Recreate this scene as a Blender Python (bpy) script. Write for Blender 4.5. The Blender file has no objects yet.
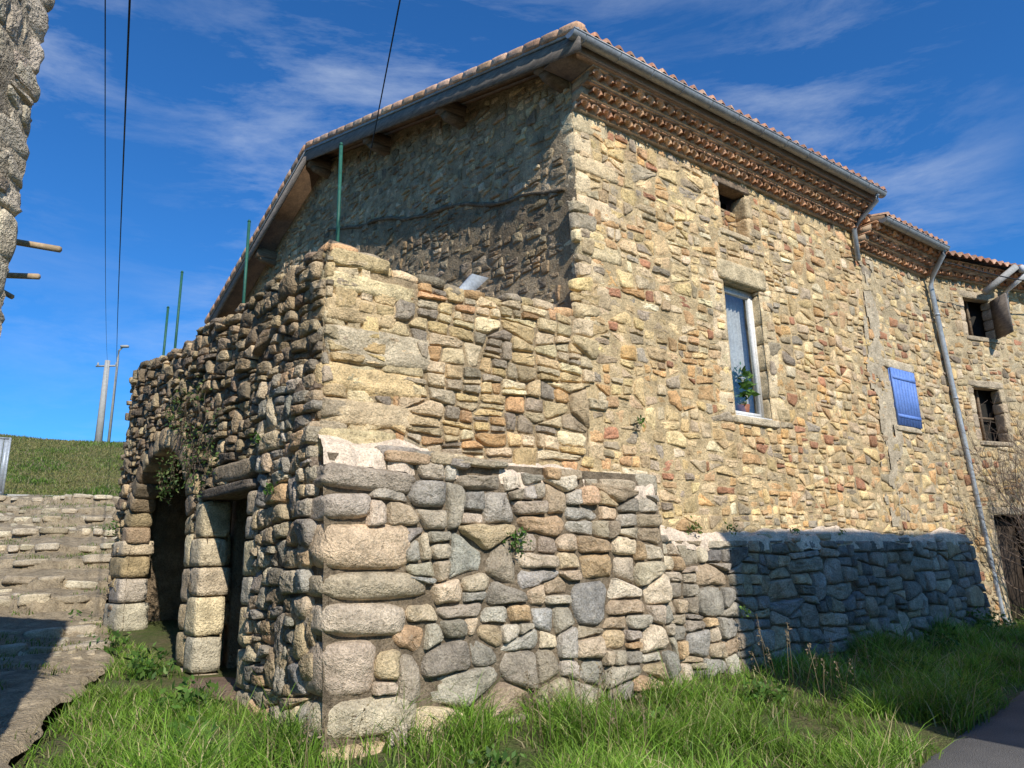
import bpy, math, random
import numpy as np
from mathutils import Vector, Matrix
rng=np.random.default_rng(11); random.seed(11)
U=random.uniform
# ------------------------------------------------------------------ frames
A=np.array([-1.77,6.57]); u=np.array([.809,.588]); nf=np.array([.588,-.809])
w=np.array([-.665,.747]); nl=np.array([-.747,-.665])
H=A+3.28*u
P3=A+12.6*u; tu=np.array([.92,.39]); tn=np.array([.39,-.92])
def mk(O,du,dn):
    def f(a,z,d):
        a=np.asarray(a,float); z=np.asarray(z,float)+0*a; d=np.asarray(d,float)+0*a
        return np.stack([O[0]+a*du[0]+d*dn[0], O[1]+a*du[1]+d*dn[1], z],-1)
    return f
FM=mk(A,u,nf); LM=mk(A,w,nl); GM=mk(H,w,nl); TM=mk(P3,tu,tn)
def AB(a,b,z): return np.array([A[0]+a*u[0]+b*w[0],A[1]+a*u[1]+b*w[1],z])
# ------------------------------------------------------------------ helpers
def hsh(x,y,s):
    v=np.sin(x*127.1+y*311.7+s*74.7)*43758.5453
    return v-np.floor(v)
def vn(x,y,s=0):
    x=np.asarray(x,float);y=np.asarray(y,float)
    xi=np.floor(x);yi=np.floor(y);fx=x-xi;fy=y-yi
    fx=fx*fx*(3-2*fx);fy=fy*fy*(3-2*fy)
    a=hsh(xi,yi,s);b=hsh(xi+1,yi,s);c=hsh(xi,yi+1,s);d=hsh(xi+1,yi+1,s)
    return (a*(1-fx)+b*fx)*(1-fy)+(c*(1-fx)+d*fx)*fy
def fbm(x,y,s=0,o=4):
    r=0;am=.5
    for i in range(o):
        r=r+am*(vn(x,y,s+i)-.5)*2;x=np.asarray(x)*2.03+3.1;y=np.asarray(y)*2.03+1.7;am*=.5
    return r
def build(name,V,F,mat,col=None,smooth=False,parent=None):
    V=np.asarray(V,dtype=np.float32).reshape(-1,3)
    F=[np.asarray(f,dtype=np.int32) for f in F if len(f)]
    me=bpy.data.meshes.new(name)
    me.vertices.add(len(V)); me.vertices.foreach_set('co',V.ravel())
    nL=sum(f.size for f in F); nF=sum(len(f) for f in F)
    me.loops.add(nL); me.polygons.add(nF)
    me.loops.foreach_set('vertex_index',np.concatenate([f.ravel() for f in F]))
    tot=np.concatenate([np.full(len(f),f.shape[1]) for f in F])
    me.polygons.foreach_set('loop_start',np.concatenate([[0],np.cumsum(tot)[:-1]]).astype(np.int32))
    if smooth: me.polygons.foreach_set('use_smooth',np.ones(nF,dtype=bool))
    me.update(calc_edges=True); me.validate()
    if col is not None:
        c=np.ones((len(V),4),dtype=np.float32); c[:,:3]=col
        at=me.color_attributes.new('col','FLOAT_COLOR','POINT'); at.data.foreach_set('color',c.ravel())
    ob=bpy.data.objects.new(name,me); bpy.context.scene.collection.objects.link(ob)
    if mat: me.materials.append(mat)
    if parent: ob.parent=parent
    return ob
def empty(name):
    e=bpy.data.objects.new(name,None); bpy.context.scene.collection.objects.link(e); e.empty_display_size=.3; return e
class Acc:
    def __init__(s): s.V=[];s.Q=[];s.T=[];s.C=[];s.n=0
    def add(s,V,Q=None,T=None,c=(.5,.5,.5)):
        V=np.asarray(V,float).reshape(-1,3)
        if Q is not None and len(Q): s.Q.append(np.asarray(Q)+s.n)
        if T is not None and len(T): s.T.append(np.asarray(T)+s.n)
        c=np.asarray(c,float)
        s.C.append(np.broadcast_to(c,(len(V),3)) if c.ndim==1 else c)
        s.V.append(V); s.n+=len(V)
    def make(s,name,mat,parent=None,smooth=False):
        if not s.V: return None
        F=[]
        if s.Q: F.append(np.concatenate(s.Q))
        if s.T: F.append(np.concatenate(s.T))
        return build(name,np.concatenate(s.V),F,mat,np.concatenate(s.C),smooth,parent)
HEXQ=[[0,1,2,3],[7,6,5,4],[0,4,5,1],[1,5,6,2],[2,6,7,3],[3,7,4,0]]
def hexa(acc,p,c=(.5,.5,.5)): acc.add(p,Q=HEXQ,c=c)
def boxm(acc,m,x0,x1,z0,z1,d0,d1,c=(.5,.5,.5)):
    xs=[x0,x1,x1,x0,x0,x1,x1,x0]; zs=[z0,z0,z1,z1,z0,z0,z1,z1]; ds=[d1]*4+[d0]*4
    hexa(acc,m(xs,zs,ds),c)
def cube_sphere(n):
    V={};Q=[]
    g=np.linspace(-1,1,n+1)
    def vid(p):
        k=tuple(np.round(p,5))
        if k not in V: V[k]=len(V)
        return V[k]
    for ax in range(3):
        for sg in (-1,1):
            for i in range(n):
                for j in range(n):
                    q=[]
                    for (a,b) in ((0,0),(1,0),(1,1),(0,1)):
                        p=[0,0,0];p[ax]=sg;p[(ax+1)%3]=g[i+a];p[(ax+2)%3]=g[j+b];q.append(vid(p))
                    Q.append(q if sg>0 else q[::-1])
    return np.array(list(V.keys())),np.array(Q)
CS={n:cube_sphere(n) for n in (3,6,8,10)}
def block(acc,m,cx,cz,cd,hx,hz,hd,c,k=5,rough=.04,n=6,rot=0.,chip=5):
    P,Q=CS[n]; k=k+4
    nr=(np.abs(P)**k).sum(1)**(1/k)
    p=P/nr[:,None]
    for i in range(5):
        fr=np.array([U(-3,3),U(-3,3),U(-3,3)])*(1+i*.5); dv=np.array([U(-1,1),U(-1,1),U(-1,1)])
        p=p+rough*np.sin(p@fr+U(0,6))[:,None]*dv/(1+.5*i)
    if rough>.015:
        for i in range(chip):
            v=rng.standard_normal(3);v/=np.linalg.norm(v);cc=np.abs(v).sum()*U(.76,.95)
            p=p-np.maximum(0,p@v-cc)[:,None]*v
        p=p+rng.standard_normal(p.shape)*.012
    x=p[:,0]*hx; z=p[:,1]*hz; d=p[:,2]*hd
    if rot: x,z=x*math.cos(rot)-z*math.sin(rot), x*math.sin(rot)+z*math.cos(rot)
    acc.add(m(cx+x,cz+z,cd+d),Q=Q,c=c)
def tube(acc,pts,r,n=8,c=(.5,.5,.5)):
    pts=[np.asarray(p,float) for p in pts]; V=[];N=len(pts)
    if np.isscalar(r): r=[r]*N
    for i,p in enumerate(pts):
        t=pts[min(i+1,N-1)]-pts[max(i-1,0)]; t/=np.linalg.norm(t)+1e-9
        a=np.cross(t,[0,0,1.]) if abs(t[2])<.95 else np.cross(t,[1.,0,0]); a/=np.linalg.norm(a); b=np.cross(t,a)
        for k in range(n):
            th=2*math.pi*k/n; V.append(p+r[i]*(math.cos(th)*a+math.sin(th)*b))
    Q=[[i*n+k,i*n+(k+1)%n,(i+1)*n+(k+1)%n,(i+1)*n+k] for i in range(N-1) for k in range(n)]
    V.append(pts[0]);V.append(pts[-1]); s=N*n
    T=[[s,(k+1)%n,k] for k in range(n)]+[[s+1,(N-1)*n+k,(N-1)*n+(k+1)%n] for k in range(n)]
    acc.add(V,Q=Q,T=T,c=c)
# ------------------------------------------------------------------ stone cells
def clip(P,nx,nz,c):
    out=[];n=len(P)
    for i in range(n):
        p=P[i];q=P[(i+1)%n]
        a=nx*p[0]+nz*p[1]-c;b=nx*q[0]+nz*q[1]-c
        if a<=0: out.append(p)
        if (a<0<b) or (b<0<a):
            t=a/(a-b); out.append((p[0]+t*(q[0]-p[0]),p[1]+t*(q[1]-p[1])))
    return out
def area(P):
    P=np.asarray(P);x,z=P[:,0],P[:,1];return abs(np.dot(x,np.roll(z,1))-np.dot(z,np.roll(x,1)))/2
def subdiv(P,target,k,gap,out,dep=0):
    if len(P)<3: return
    ar=area(P)
    if ar<.0022: return
    if dep>5 or ar<target*math.exp(U(-1.0,.9)) or ar<.008: out.append(P);return
    Q=np.asarray(P);wx=np.ptp(Q[:,0]);hz=np.ptp(Q[:,1]);ce=Q.mean(0)
    g=gap*U(.5,1.5)/2
    if wx>k*hz*U(.75,1.25): al=U(-.18,.18);of=U(-.2,.2)*wx;nx,nz=math.cos(al),math.sin(al);c=nx*(ce[0]+of)+nz*ce[1]
    else: al=U(-.10,.10);of=U(-.2,.2)*hz;nx,nz=-math.sin(al),math.cos(al);c=nx*ce[0]+nz*(ce[1]+of)
    subdiv(clip(P,nx,nz,c-g),target,k,gap,out,dep+1);subdiv(clip(P,-nx,-nz,-c-g),target,k,gap,out,dep+1)
def cells(x0,x1,z0,z1,hr,ar,gap,k=1.5,clips=(),holes=(),drop=None,target=.035,jit=.13,sk=None):
    S=[];z=z0-.1;ph=U(0,50)
    sk=sk or k
    while z<z1+.1:
        h=U(*hr);x=x0-U(0,.4)
        while x<x1+.3:
            hh=h*U(.8,1.25);ww=hh*(ar[0]+(ar[1]-ar[0])*random.random()**1.4)
            zo=.3*h*float(fbm(x*.8,z*.8,ph))
            S.append((x+ww/2+U(-jit,jit)*ww*.6,z+h/2+U(-jit,jit)*h*1.3+zo))
            x+=ww
        z+=h
    S=np.array(S);Sk=S/np.array([k,1.]);out=[]
    for i in range(len(S)):
        dd=((Sk-Sk[i])**2).sum(1); idx=np.argpartition(dd,min(17,len(S)-1))[:17]
        idx=idx[np.argsort(dd[idx])]
        cx,cz=Sk[i];P=[(cx-.8,cz-.8),(cx+.8,cz-.8),(cx+.8,cz+.8),(cx-.8,cz+.8)]
        g=gap*U(.4,1.5)
        for j in idx:
            if j==i: continue
            v=Sk[j]-Sk[i];L=math.hypot(*v)
            if L<1e-5: continue
            nx,nz=v/L;mx=(Sk[i]+Sk[j])/2
            P=clip(P,nx,nz,nx*mx[0]+nz*mx[1]-g/2)
            if len(P)<3: break
        if len(P)<3: continue
        P=[(p[0]*k,p[1]) for p in P]
        sub=[];subdiv(P,target*math.exp(.9*float(fbm(S[i][0]*.7,S[i][1]*.7,ph+5))),sk,gap,sub)
        for P in sub:
            sx,sz=np.mean(np.asarray(P),0)
            if drop is not None and drop(sx,sz): continue
            if any(r[0]<sx<r[1] and r[2]<sz<r[3] for r in holes): continue
            for (nx,nz,c) in clips: 
                P=clip(P,nx,nz,c)
                if len(P)<3: break
            if len(P)<3: continue
            for r in holes:
                o=[(r[0]-sx),(sx-r[1]),(r[2]-sz),(sz-r[3])];b=int(np.argmax(o))
                if b==0:P=clip(P,1,0,r[0])
                elif b==1:P=clip(P,-1,0,-r[1])
                elif b==2:P=clip(P,0,1,r[2])
                else:P=clip(P,0,-1,-r[3])
                if len(P)<3: break
            if len(P)<3: continue
            P=np.array(P)
            if area(P)<.0018: continue
            out.append(P)
    return out
QC={}
def ringq(m,r):
    if (m,r) not in QC:
        Q=[[i*m+k,i*m+(k+1)%m,(i+1)*m+(k+1)%m,(i+1)*m+k] for i in range(r-1) for k in range(m)]
        T=[[(r-1)*m+k,(r-1)*m+(k+1)%m,r*m] for k in range(m)]
        QC[(m,r)]=(np.array(Q),np.array(T))
    return QC[(m,r)]
def stone(acc,P,m,h,bulge,c,it=2,base=-.05,flip=False,tilt=.12,rnd=1.):
    sz=math.sqrt(area(P))
    out=[];n=len(P)
    for i in range(n):
        p=P[i];a=P[i-1]-p;b=P[(i+1)%n]-p;la=np.hypot(*a)+1e-9;lb=np.hypot(*b)+1e-9
        ct=sz*U(.05,.2)*rnd;ta=min(ct,.42*la);tb=min(ct*U(.7,1.3),.42*lb)
        q0=p+a/la*ta;q1=p+b/lb*tb
        out.append(q0)
        if it==2: out.append((q0+q1)*.37+p*.26)
        out.append(q1)
    P=np.array(out);n=len(P);out=[]
    seg=(.33 if it==2 else .7)*max(sz,.12)
    for i in range(n):
        p=P[i];q=P[(i+1)%n];L=np.hypot(*(q-p));k=max(1,int(round(L/seg)));nr=np.array([q[1]-p[1],p[0]-q[0]])/(L+1e-9)
        for j in range(k): out.append(p+(q-p)*j/k+nr*(U(-.03,.035)*sz if j else 0))
    P=np.array(out)+rng.standard_normal((len(out),2))*.01*sz
    ce=P.mean(0);R=P-ce;n=len(P);rr=np.hypot(R[:,0],R[:,1])+1e-6
    bev=min(sz,.3)*U(.05,.12)*rnd
    f1=np.maximum(1-.35*bev/rr,.7);f2=np.maximum(1-1.2*bev/rr,.55)
    facets=[(U(-tilt,tilt)*1.6,U(-tilt,tilt)*1.6,U(0,.12)*sz) for _ in range(3)]
    tx,tz=U(-tilt,tilt)*.6,U(-tilt,tilt)*.6
    def front(X):
        d=h+X[:,0]*tx+X[:,1]*tz+bulge*(1-(np.hypot(X[:,0],X[:,1])/(rr.max()))**2)
        for fx,fz,fc in facets: d=np.minimum(d,h+fc+X[:,0]*fx+X[:,1]*fz)
        return d+min(sz,.3)*.024*rng.standard_normal(len(X))
    X2=R*f2[:,None];d2=front(X2);X1=R*f1[:,None]
    V=[R*1.01,X1,X2];D=[np.full(n,base),d2-bev*.75,d2]
    for s in ((.72,.38) if it==2 else (.5,)):
        X=X2*s;V.append(X);D.append(front(X))
    V.append(np.zeros((1,2)));D.append(front(np.zeros((1,2))))
    nr_=len(V)-1
    V=np.concatenate(V)+ce;D=np.concatenate(D)
    W=m(V[:,0],V[:,1],D);Q,T=ringq(n,nr_)
    if flip: Q=Q[:,::-1];T=T[:,::-1]
    acc.add(W,Q=Q,T=T,c=c)
def pick(pal,v=.1):
    c=np.array(random.choice(pal)); return np.clip(c*U(1-v*1.6,1+v*1.6)*np.array([U(1-v*.25,1+v*.25),1,U(1-v*.4,1+v*.4)]),0.01,.8)
def sheet(acc,m,x0,x1,z0,z1,res,d0,amp,inside=None,top=None,extra=(),ez=(),c=(.5,.5,.5),fs=2.5,seed=0):
    xs=np.unique(np.round(np.concatenate([np.linspace(x0,x1,max(2,int((x1-x0)/res)+1)),np.array([e for e in extra if x0<e<x1])]),4))
    zs=np.unique(np.round(np.concatenate([np.linspace(z0,z1,max(2,int((z1-z0)/res)+1)),np.array([e for e in ez if z0<e<z1])]),4))
    X,Z=np.meshgrid(xs,zs,indexing='ij')
    D=d0+amp*fbm(X*fs,Z*fs,seed)+amp*.6*fbm(X*fs*5,Z*fs*5,seed+9)
    Zc=np.minimum(Z,top(X)) if top else Z
    V=m(X.ravel(),Zc.ravel(),D.ravel())
    nx,nz=len(xs),len(zs);I=np.arange(nx*nz).reshape(nx,nz)
    Q=np.stack([I[:-1,:-1],I[1:,:-1],I[1:,1:],I[:-1,1:]],-1).reshape(-1,4)
    if inside is not None:
        xc=((X[:-1,:-1]+X[1:,1:])/2).ravel();zc=((Z[:-1,:-1]+Z[1:,1:])/2).ravel()
        Q=Q[inside(xc,zc)]
    acc.add(V,Q=Q,c=c)
# ------------------------------------------------------------------ materials
def newmat(name):
    m=bpy.data.materials.new(name);m.use_nodes=True
    nt=m.node_tree;nt.nodes.clear()
    o=nt.nodes.new('ShaderNodeOutputMaterial');b=nt.nodes.new('ShaderNodeBsdfPrincipled')
    nt.links.new(b.outputs[0],o.inputs[0]);b.inputs['Specular IOR Level'].default_value=.25
    return m,nt,b,o
def tc(nt): 
    return nt.nodes.new('ShaderNodeTexCoord').outputs['Object']
def noise(nt,vec,sc,det=4,rough=.6,dist=0):
    n=nt.nodes.new('ShaderNodeTexNoise');n.inputs['Scale'].default_value=sc;n.inputs['Detail'].default_value=det
    n.inputs['Roughness'].default_value=rough;n.inputs['Distortion'].default_value=dist
    nt.links.new(vec,n.inputs['Vector']);return n.outputs['Fac']
def mr(nt,v,a,b,c,d):
    n=nt.nodes.new('ShaderNodeMapRange');n.inputs[1].default_value=a;n.inputs[2].default_value=b;n.inputs[3].default_value=c;n.inputs[4].default_value=d
    nt.links.new(v,n.inputs[0]);return n.outputs[0]
def mix(nt,f,a,b,mode='MIX'):
    n=nt.nodes.new('ShaderNodeMix');n.data_type='RGBA';n.blend_type=mode
    for s,v in ((0,f),(6,a),(7,b)):
        if hasattr(v,'node'): nt.links.new(v,n.inputs[s])
        elif s==0: n.inputs[0].default_value=v
        else: n.inputs[s].default_value=(*v,1)
    return n.outputs[2]
def mop(nt,op,a,b):
    n=nt.nodes.new('ShaderNodeMath');n.operation=op
    for i,v in enumerate((a,b)):
        if hasattr(v,'node'): nt.links.new(v,n.inputs[i])
        else: n.inputs[i].default_value=v
    return n.outputs[0]
def mul(nt,a,b): return mop(nt,'MULTIPLY',a,b)
def addn(nt,a,b): return mop(nt,'ADD',a,b)
def bump(nt,b,h,dist,st=1.):
    n=nt.nodes.new('ShaderNodeBump');n.inputs['Distance'].default_value=dist;n.inputs['Strength'].default_value=st
    nt.links.new(h,n.inputs['Height']);nt.links.new(n.outputs[0],b.inputs['Normal'])
def greyc(nt,v):
    n=nt.nodes.new('ShaderNodeCombineColor')
    for i in range(3): nt.links.new(v,n.inputs[i])
    return n.outputs[0]
def rockmat(name,col=None,lo=.75,hi=1.35,lich=.35,lichc=(.46,.42,.33),grime=.35,bd=.02,fs=1.,dark=.5):
    m,nt,b,o=newmat(name);v=tc(nt)
    if col is None:
        at=nt.nodes.new('ShaderNodeAttribute');at.attribute_name='col';base=at.outputs['Color']
    else: 
        at=nt.nodes.new('ShaderNodeRGB');at.outputs[0].default_value=(*col,1);base=at.outputs[0]
    n1=noise(nt,v,5*fs,2,.65);n2=noise(nt,v,45*fs,2,.8);n3=noise(nt,v,.8,2,.6);n4=noise(nt,v,13*fs,4,.75)
    c=mix(nt,1.,base,greyc(nt,mr(nt,n1,.3,.7,lo,hi)),'MULTIPLY')
    c=mix(nt,1.,c,greyc(nt,mr(nt,n2,.3,.7,.68,1.38)),'MULTIPLY')
    c=mix(nt,mr(nt,n4,.54,.66,0,lich),c,lichc)
    c=mix(nt,mr(nt,n4,.42,.31,0,dark),c,(.14,.105,.065))
    c=mix(nt,mr(nt,n3,.48,.68,0,grime),c,(.17,.13,.085))
    nt.links.new(c,b.inputs['Base Color']);b.inputs['Roughness'].default_value=.95;b.inputs['Specular IOR Level'].default_value=.1
    bump(nt,b,addn(nt,mul(nt,n4,1.2),mul(nt,n2,.45)),bd,1.);return m
def simple(name,c1,c2,sc=8,rough=.8,bd=.003,metal=0,stretch=None,spec=.25):
    m,nt,b,o=newmat(name);v=tc(nt)
    if stretch:
        mp=nt.nodes.new('ShaderNodeMapping');mp.inputs['Scale'].default_value=stretch;nt.links.new(v,mp.inputs[0]);v=mp.outputs[0]
    n=noise(nt,v,sc,4,.65);n2=noise(nt,v,sc*6,3,.6)
    c=mix(nt,mr(nt,n,.35,.65,0,1),c1,c2);c=mix(nt,1.,c,greyc(nt,mr(nt,n2,.3,.7,.8,1.2)),'MULTIPLY')
    nt.links.new(c,b.inputs['Base Color']);b.inputs['Roughness'].default_value=rough;b.inputs['Metallic'].default_value=metal
    b.inputs['Specular IOR Level'].default_value=spec
    bump(nt,b,addn(nt,n,mul(nt,n2,.5)),bd);return m
M_st=rockmat('stone_facade',grime=.06,lich=.22,lichc=(.68,.53,.33),bd=.03,dark=.4)
M_sa=rockmat('stone_annexe',lich=.28,lichc=(.66,.53,.34),grime=.10,bd=.035,dark=.5)
M_sb=rockmat('stone_base',lich=.28,lichc=(.60,.51,.38),grime=.2,bd=.04,dark=.5)
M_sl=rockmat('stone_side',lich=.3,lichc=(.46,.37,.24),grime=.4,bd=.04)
M_mf=rockmat('mortar_facade',(.56,.42,.235),.7,1.2,.35,(.68,.54,.34),.12,.035,dark=.45)
M_ma=rockmat('mortar_annexe',(.42,.315,.19),.6,1.2,.3,(.56,.44,.28),.3,.04)
M_mg=rockmat('mortar_gable',(.34,.25,.16),.6,1.2,.3,(.44,.34,.22),.5,.04)
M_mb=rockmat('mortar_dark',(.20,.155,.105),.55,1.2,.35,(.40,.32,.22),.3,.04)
M_cap=rockmat('mortar_cap',(.72,.58,.44),.8,1.2,.3,(.78,.66,.52),.1,.03,dark=.4)
M_tile=rockmat('terracotta',None,.75,1.3,.25,(.38,.29,.20),.25,.004)
M_wood=simple('old_wood',(.22,.155,.10),(.12,.085,.055),6,.85,.004,stretch=(1,1,6))
M_woodg=simple('grey_wood',(.24,.20,.165),(.13,.11,.095),5,.85,.004,stretch=(1,1,5))
M_soff=simple('soffit_wood',(.27,.17,.10),(.17,.11,.07),5,.8,.004)
M_zinc=simple('zinc',(.36,.37,.37),(.27,.28,.29),4,.5,.001,.35)
M_zpipe=simple('zinc_pipe',(.45,.48,.50),(.34,.37,.40),4,.5,.001,.3)
M_white=simple('white_paint',(.75,.74,.71),(.66,.65,.62),6,.45,.0005)
M_blue=simple('blue_paint',(.13,.24,.58),(.17,.29,.66),5,.6,.001)
M_green=simple('green_metal',(.03,.13,.09),(.025,.10,.07),5,.5,.0005)
M_dark=simple('dark_interior',(.03,.027,.022),(.02,.018,.015),2,.9)
M_black=simple('black_cable',(.02,.02,.02),(.03,.03,.03),4,.6)
M_conc=simple('concrete',(.42,.40,.37),(.34,.33,.30),6,.85)
M_curt=simple('curtain',(.66,.65,.61),(.56,.54,.50),5,.9)
M_twig=simple('twigs',(.24,.18,.14),(.16,.12,.09),10,.9)
def leafmat(name,tr=.35):
    m,nt,b,o=newmat(name);at=nt.nodes.new('ShaderNodeAttribute');at.attribute_name='col'
    nt.links.new(at.outputs['Color'],b.inputs['Base Color']);b.inputs['Roughness'].default_value=.5
    t=nt.nodes.new('ShaderNodeBsdfTranslucent');ms=nt.nodes.new('ShaderNodeMixShader');ms.inputs[0].default_value=tr
    nt.links.new(at.outputs['Color'],t.inputs[0]);nt.links.new(b.outputs[0],ms.inputs[1]);nt.links.new(t.outputs[0],ms.inputs[2]);nt.links.new(ms.outputs[0],o.inputs[0])
    return m
M_leaf=leafmat('grass_blades')
def groundmat():
    m,nt,b,o=newmat('ground_turf');v=tc(nt)
    n1=noise(nt,v,.35,3,.6);n2=noise(nt,v,3,4,.7);n3=noise(nt,v,30,3,.7)
    c=mix(nt,mr(nt,n1,.4,.6,0,1),(.075,.12,.025),(.13,.14,.045))
    c=mix(nt,mr(nt,n2,.46,.64,0,.8),c,(.19,.15,.08))
    c=mix(nt,1.,c,greyc(nt,mr(nt,n3,.3,.7,.6,1.4)),'MULTIPLY')
    nt.links.new(c,b.inputs['Base Color']);b.inputs['Roughness'].default_value=.95
    bump(nt,b,addn(nt,n2,n3),.08);return m
M_ground=groundmat()
def roadmat():
    m,nt,b,o=newmat('asphalt');v=tc(nt)
    n1=noise(nt,v,.8,4,.6);n2=noise(nt,v,90,3,.7)
    vo=nt.nodes.new('ShaderNodeTexVoronoi');vo.inputs['Scale'].default_value=110;nt.links.new(v,vo.inputs['Vector'])
    c=mix(nt,mr(nt,n1,.35,.65,0,1),(.13,.125,.12),(.19,.18,.17))
    c=mix(nt,1.,c,greyc(nt,mr(nt,n2,.3,.7,.6,1.4)),'MULTIPLY')
    nt.links.new(c,b.inputs['Base Color']);b.inputs['Roughness'].default_value=.9
    bump(nt,b,vo.outputs['Distance'],.01);return m
M_road=roadmat()
M_path=rockmat('path_earth',(.40,.32,.215),.65,1.25,.45,(.50,.42,.29),.35,.06)
M_ps=rockmat('path_stone',None,.75,1.2,.5,(.52,.44,.31),.25,.03)
def glassmat():
    m,nt,b,o=newmat('window_glass')
    g=nt.nodes.new('ShaderNodeBsdfGlossy');g.inputs['Roughness'].default_value=.02;g.inputs['Color'].default_value=(.8,.85,.9,1)
    t=nt.nodes.new('ShaderNodeBsdfTransparent');t.inputs[0].default_value=(.85,.88,.88,1)
    ms=nt.nodes.new('ShaderNodeMixShader');ms.inputs[0].default_value=.17
    nt.links.new(t.outputs[0],ms.inputs[1]);nt.links.new(g.outputs[0],ms.inputs[2]);nt.links.new(ms.outputs[0],o.inputs[0]);return m
M_glass=glassmat()
# ------------------------------------------------------------------ palettes
PF=[(.60,.43,.22),(.68,.50,.25),(.57,.41,.235),(.45,.35,.225),(.70,.56,.36),(.62,.38,.17),(.67,.49,.25),(.42,.21,.12),(.37,.30,.215),(.65,.47,.26),(.58,.44,.27),(.52,.33,.17),(.63,.46,.26),(.70,.52,.28),(.50,.38,.24),(.58,.36,.18)]
PA=[(.58,.43,.23),(.64,.46,.23),(.53,.41,.25),(.42,.335,.225),(.68,.54,.33),(.57,.34,.17),(.31,.25,.18),(.61,.46,.28)]
PB=[(.46,.37,.26),(.51,.42,.30),(.37,.315,.24),(.50,.38,.24),(.53,.36,.21),(.59,.48,.34),(.41,.35,.265),(.31,.27,.215),(.47,.36,.235),(.44,.39,.31),(.35,.32,.27)]
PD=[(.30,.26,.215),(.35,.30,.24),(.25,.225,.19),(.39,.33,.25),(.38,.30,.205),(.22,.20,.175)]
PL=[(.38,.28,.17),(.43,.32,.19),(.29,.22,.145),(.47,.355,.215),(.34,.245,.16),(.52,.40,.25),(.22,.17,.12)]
PG=[(.45,.325,.195),(.50,.37,.22),(.36,.27,.17),(.53,.40,.25),(.43,.29,.17),(.31,.24,.16)]
PT=[(.40,.19,.11),(.46,.24,.15),(.34,.16,.10),(.47,.29,.19),(.29,.17,.12),(.42,.22,.14)]
PV=[(.54,.31,.19),(.59,.37,.25),(.48,.27,.17),(.56,.34,.21),(.46,.31,.22)]
# ================================================================== STONE HOUSE + OUTBUILDING
house=empty('stone_house');annex=empty('stone_outbuilding');h2=empty('stone_house.001');h3=empty('stone_house.002')
W1=(6.10,6.95,3.60,5.65);W2=(6.2,6.85,6.5,7.28);W3=(10.6,11.45,3.88,4.93)
holesF=[(W1[0]-.06,W1[1]+.06,W1[2]-.12,W1[3]+.3),(W2[0],W2[1],W2[2]-.03,W2[3]+.1),(W3[0]-.02,W3[1]+.02,W3[2]-.02,W3[3]+.02)]
topA=lambda a: 4.58+.10*fbm(np.asarray(a)*1.7,0*np.asarray(a),5)+.12*np.exp(-(np.asarray(a)/.5)**2)
lowF=lambda a: 2.62 if a<4.1 else 1.85
aA=Acc();aH=Acc();a2=Acc()
cl=cells(0,3.5,2.5,4.9,(.28,.52),(1.2,2.6),.020,1.6,clips=[(-1,0,.0)],drop=lambda x,z:(z>float(topA(x))-.06 and x<3.2) or x>3.45,target=.050,sk=1.9)
for P in cl: stone(aA,P,FM,U(.01,.05),U(.0,.015),pick(PA,.15),2,rnd=.9,tilt=.12)
def dropF(x,z): return x<3.42 or z<lowF(x)-.1
cl=cells(3.3,12.75,1.8,7.62,(.26,.45),(1.2,2.4),.021,1.45,clips=[(0,1,7.52)],holes=holesF,drop=dropF,target=.032,sk=1.65)
for P in cl:
    c=P.mean(0)
    if c[0]<10.15: stone(aH,P,FM,U(-.003,.030),U(.0,.012),pick(PF,.15),2 if c[0]<7.5 else 1,tilt=.11,rnd=.9)
    else: stone(a2,P,FM,U(-.003,.028),U(.0,.008),pick(PF,.15)*.9,1,tilt=.1,rnd=.9)
z=4.45;i=0
while z<7.42:
    h=U(.18,.34);ln=U(.24,.42) if i%2 else U(.14,.22)
    lb=U(.14,.22) if i%2 else U(.24,.42)
    block(aH,FM,3.28+ln-.012,z+h/2,-lb+.018,ln,h/2-.006,lb,pick([(.62,.48,.29),(.56,.44,.29),(.65,.52,.33)],.1),9,.02,chip=3)
    z+=h;i+=1
z=2.6;qs=[(.30,.40,.3),(.28,.5,.45),(.33,.55,.3),(.40,.62,.5),(.3,.4,.3),(.27,.5,.55),(.2,.35,.3)]
for (h,ln,lb) in qs:
    block(aA,FM,ln-.02,z+h/2,-lb+.04,ln,h/2-.008,lb,pick([(.63,.49,.29),(.57,.46,.30),(.61,.45,.24)],.12),6,.03,8,rot=U(-.03,.03));z+=h
am=Acc();sheet(am,FM,0,3.3,2.2,4.8,.05,-.012,.02,top=lambda x:topA(x)-.05,seed=3);am.make('front_mortar',M_ma,annex,True)
def ins(x,z):
    k=np.ones(len(x),bool)
    for r in (W1,W2): k&=~((x>r[0])&(x<r[1])&(z>r[2])&(z<r[3]))
    return k
am=Acc();sheet(am,FM,3.28,10.12,1.5,7.62,.045,-.001,.014,ins,extra=(W1[0],W1[1],W2[0],W2[1]),ez=(W1[2],W1[3],W2[2],W2[3]),seed=21)
am.make('facade_mortar',M_mf,house,True)
am=Acc();sheet(am,FM,10.12,12.75,1.5,7.4,.06,.0,.015,seed=31);am.make('facade_mortar',rockmat('mortar_second',(.52,.41,.25),.7,1.2,.3,(.60,.50,.34),.25,.03),h2,True)
x=.0
while x<3.2:
    l=U(.14,.36);block(aA,FM,x+l/2,float(topA(x))-.03+U(0,.06),-.2,l/2,U(.04,.08),U(.16,.25),pick(PA,.15),4,.09,3,rot=U(-.1,.1));x+=l*.95
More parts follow.
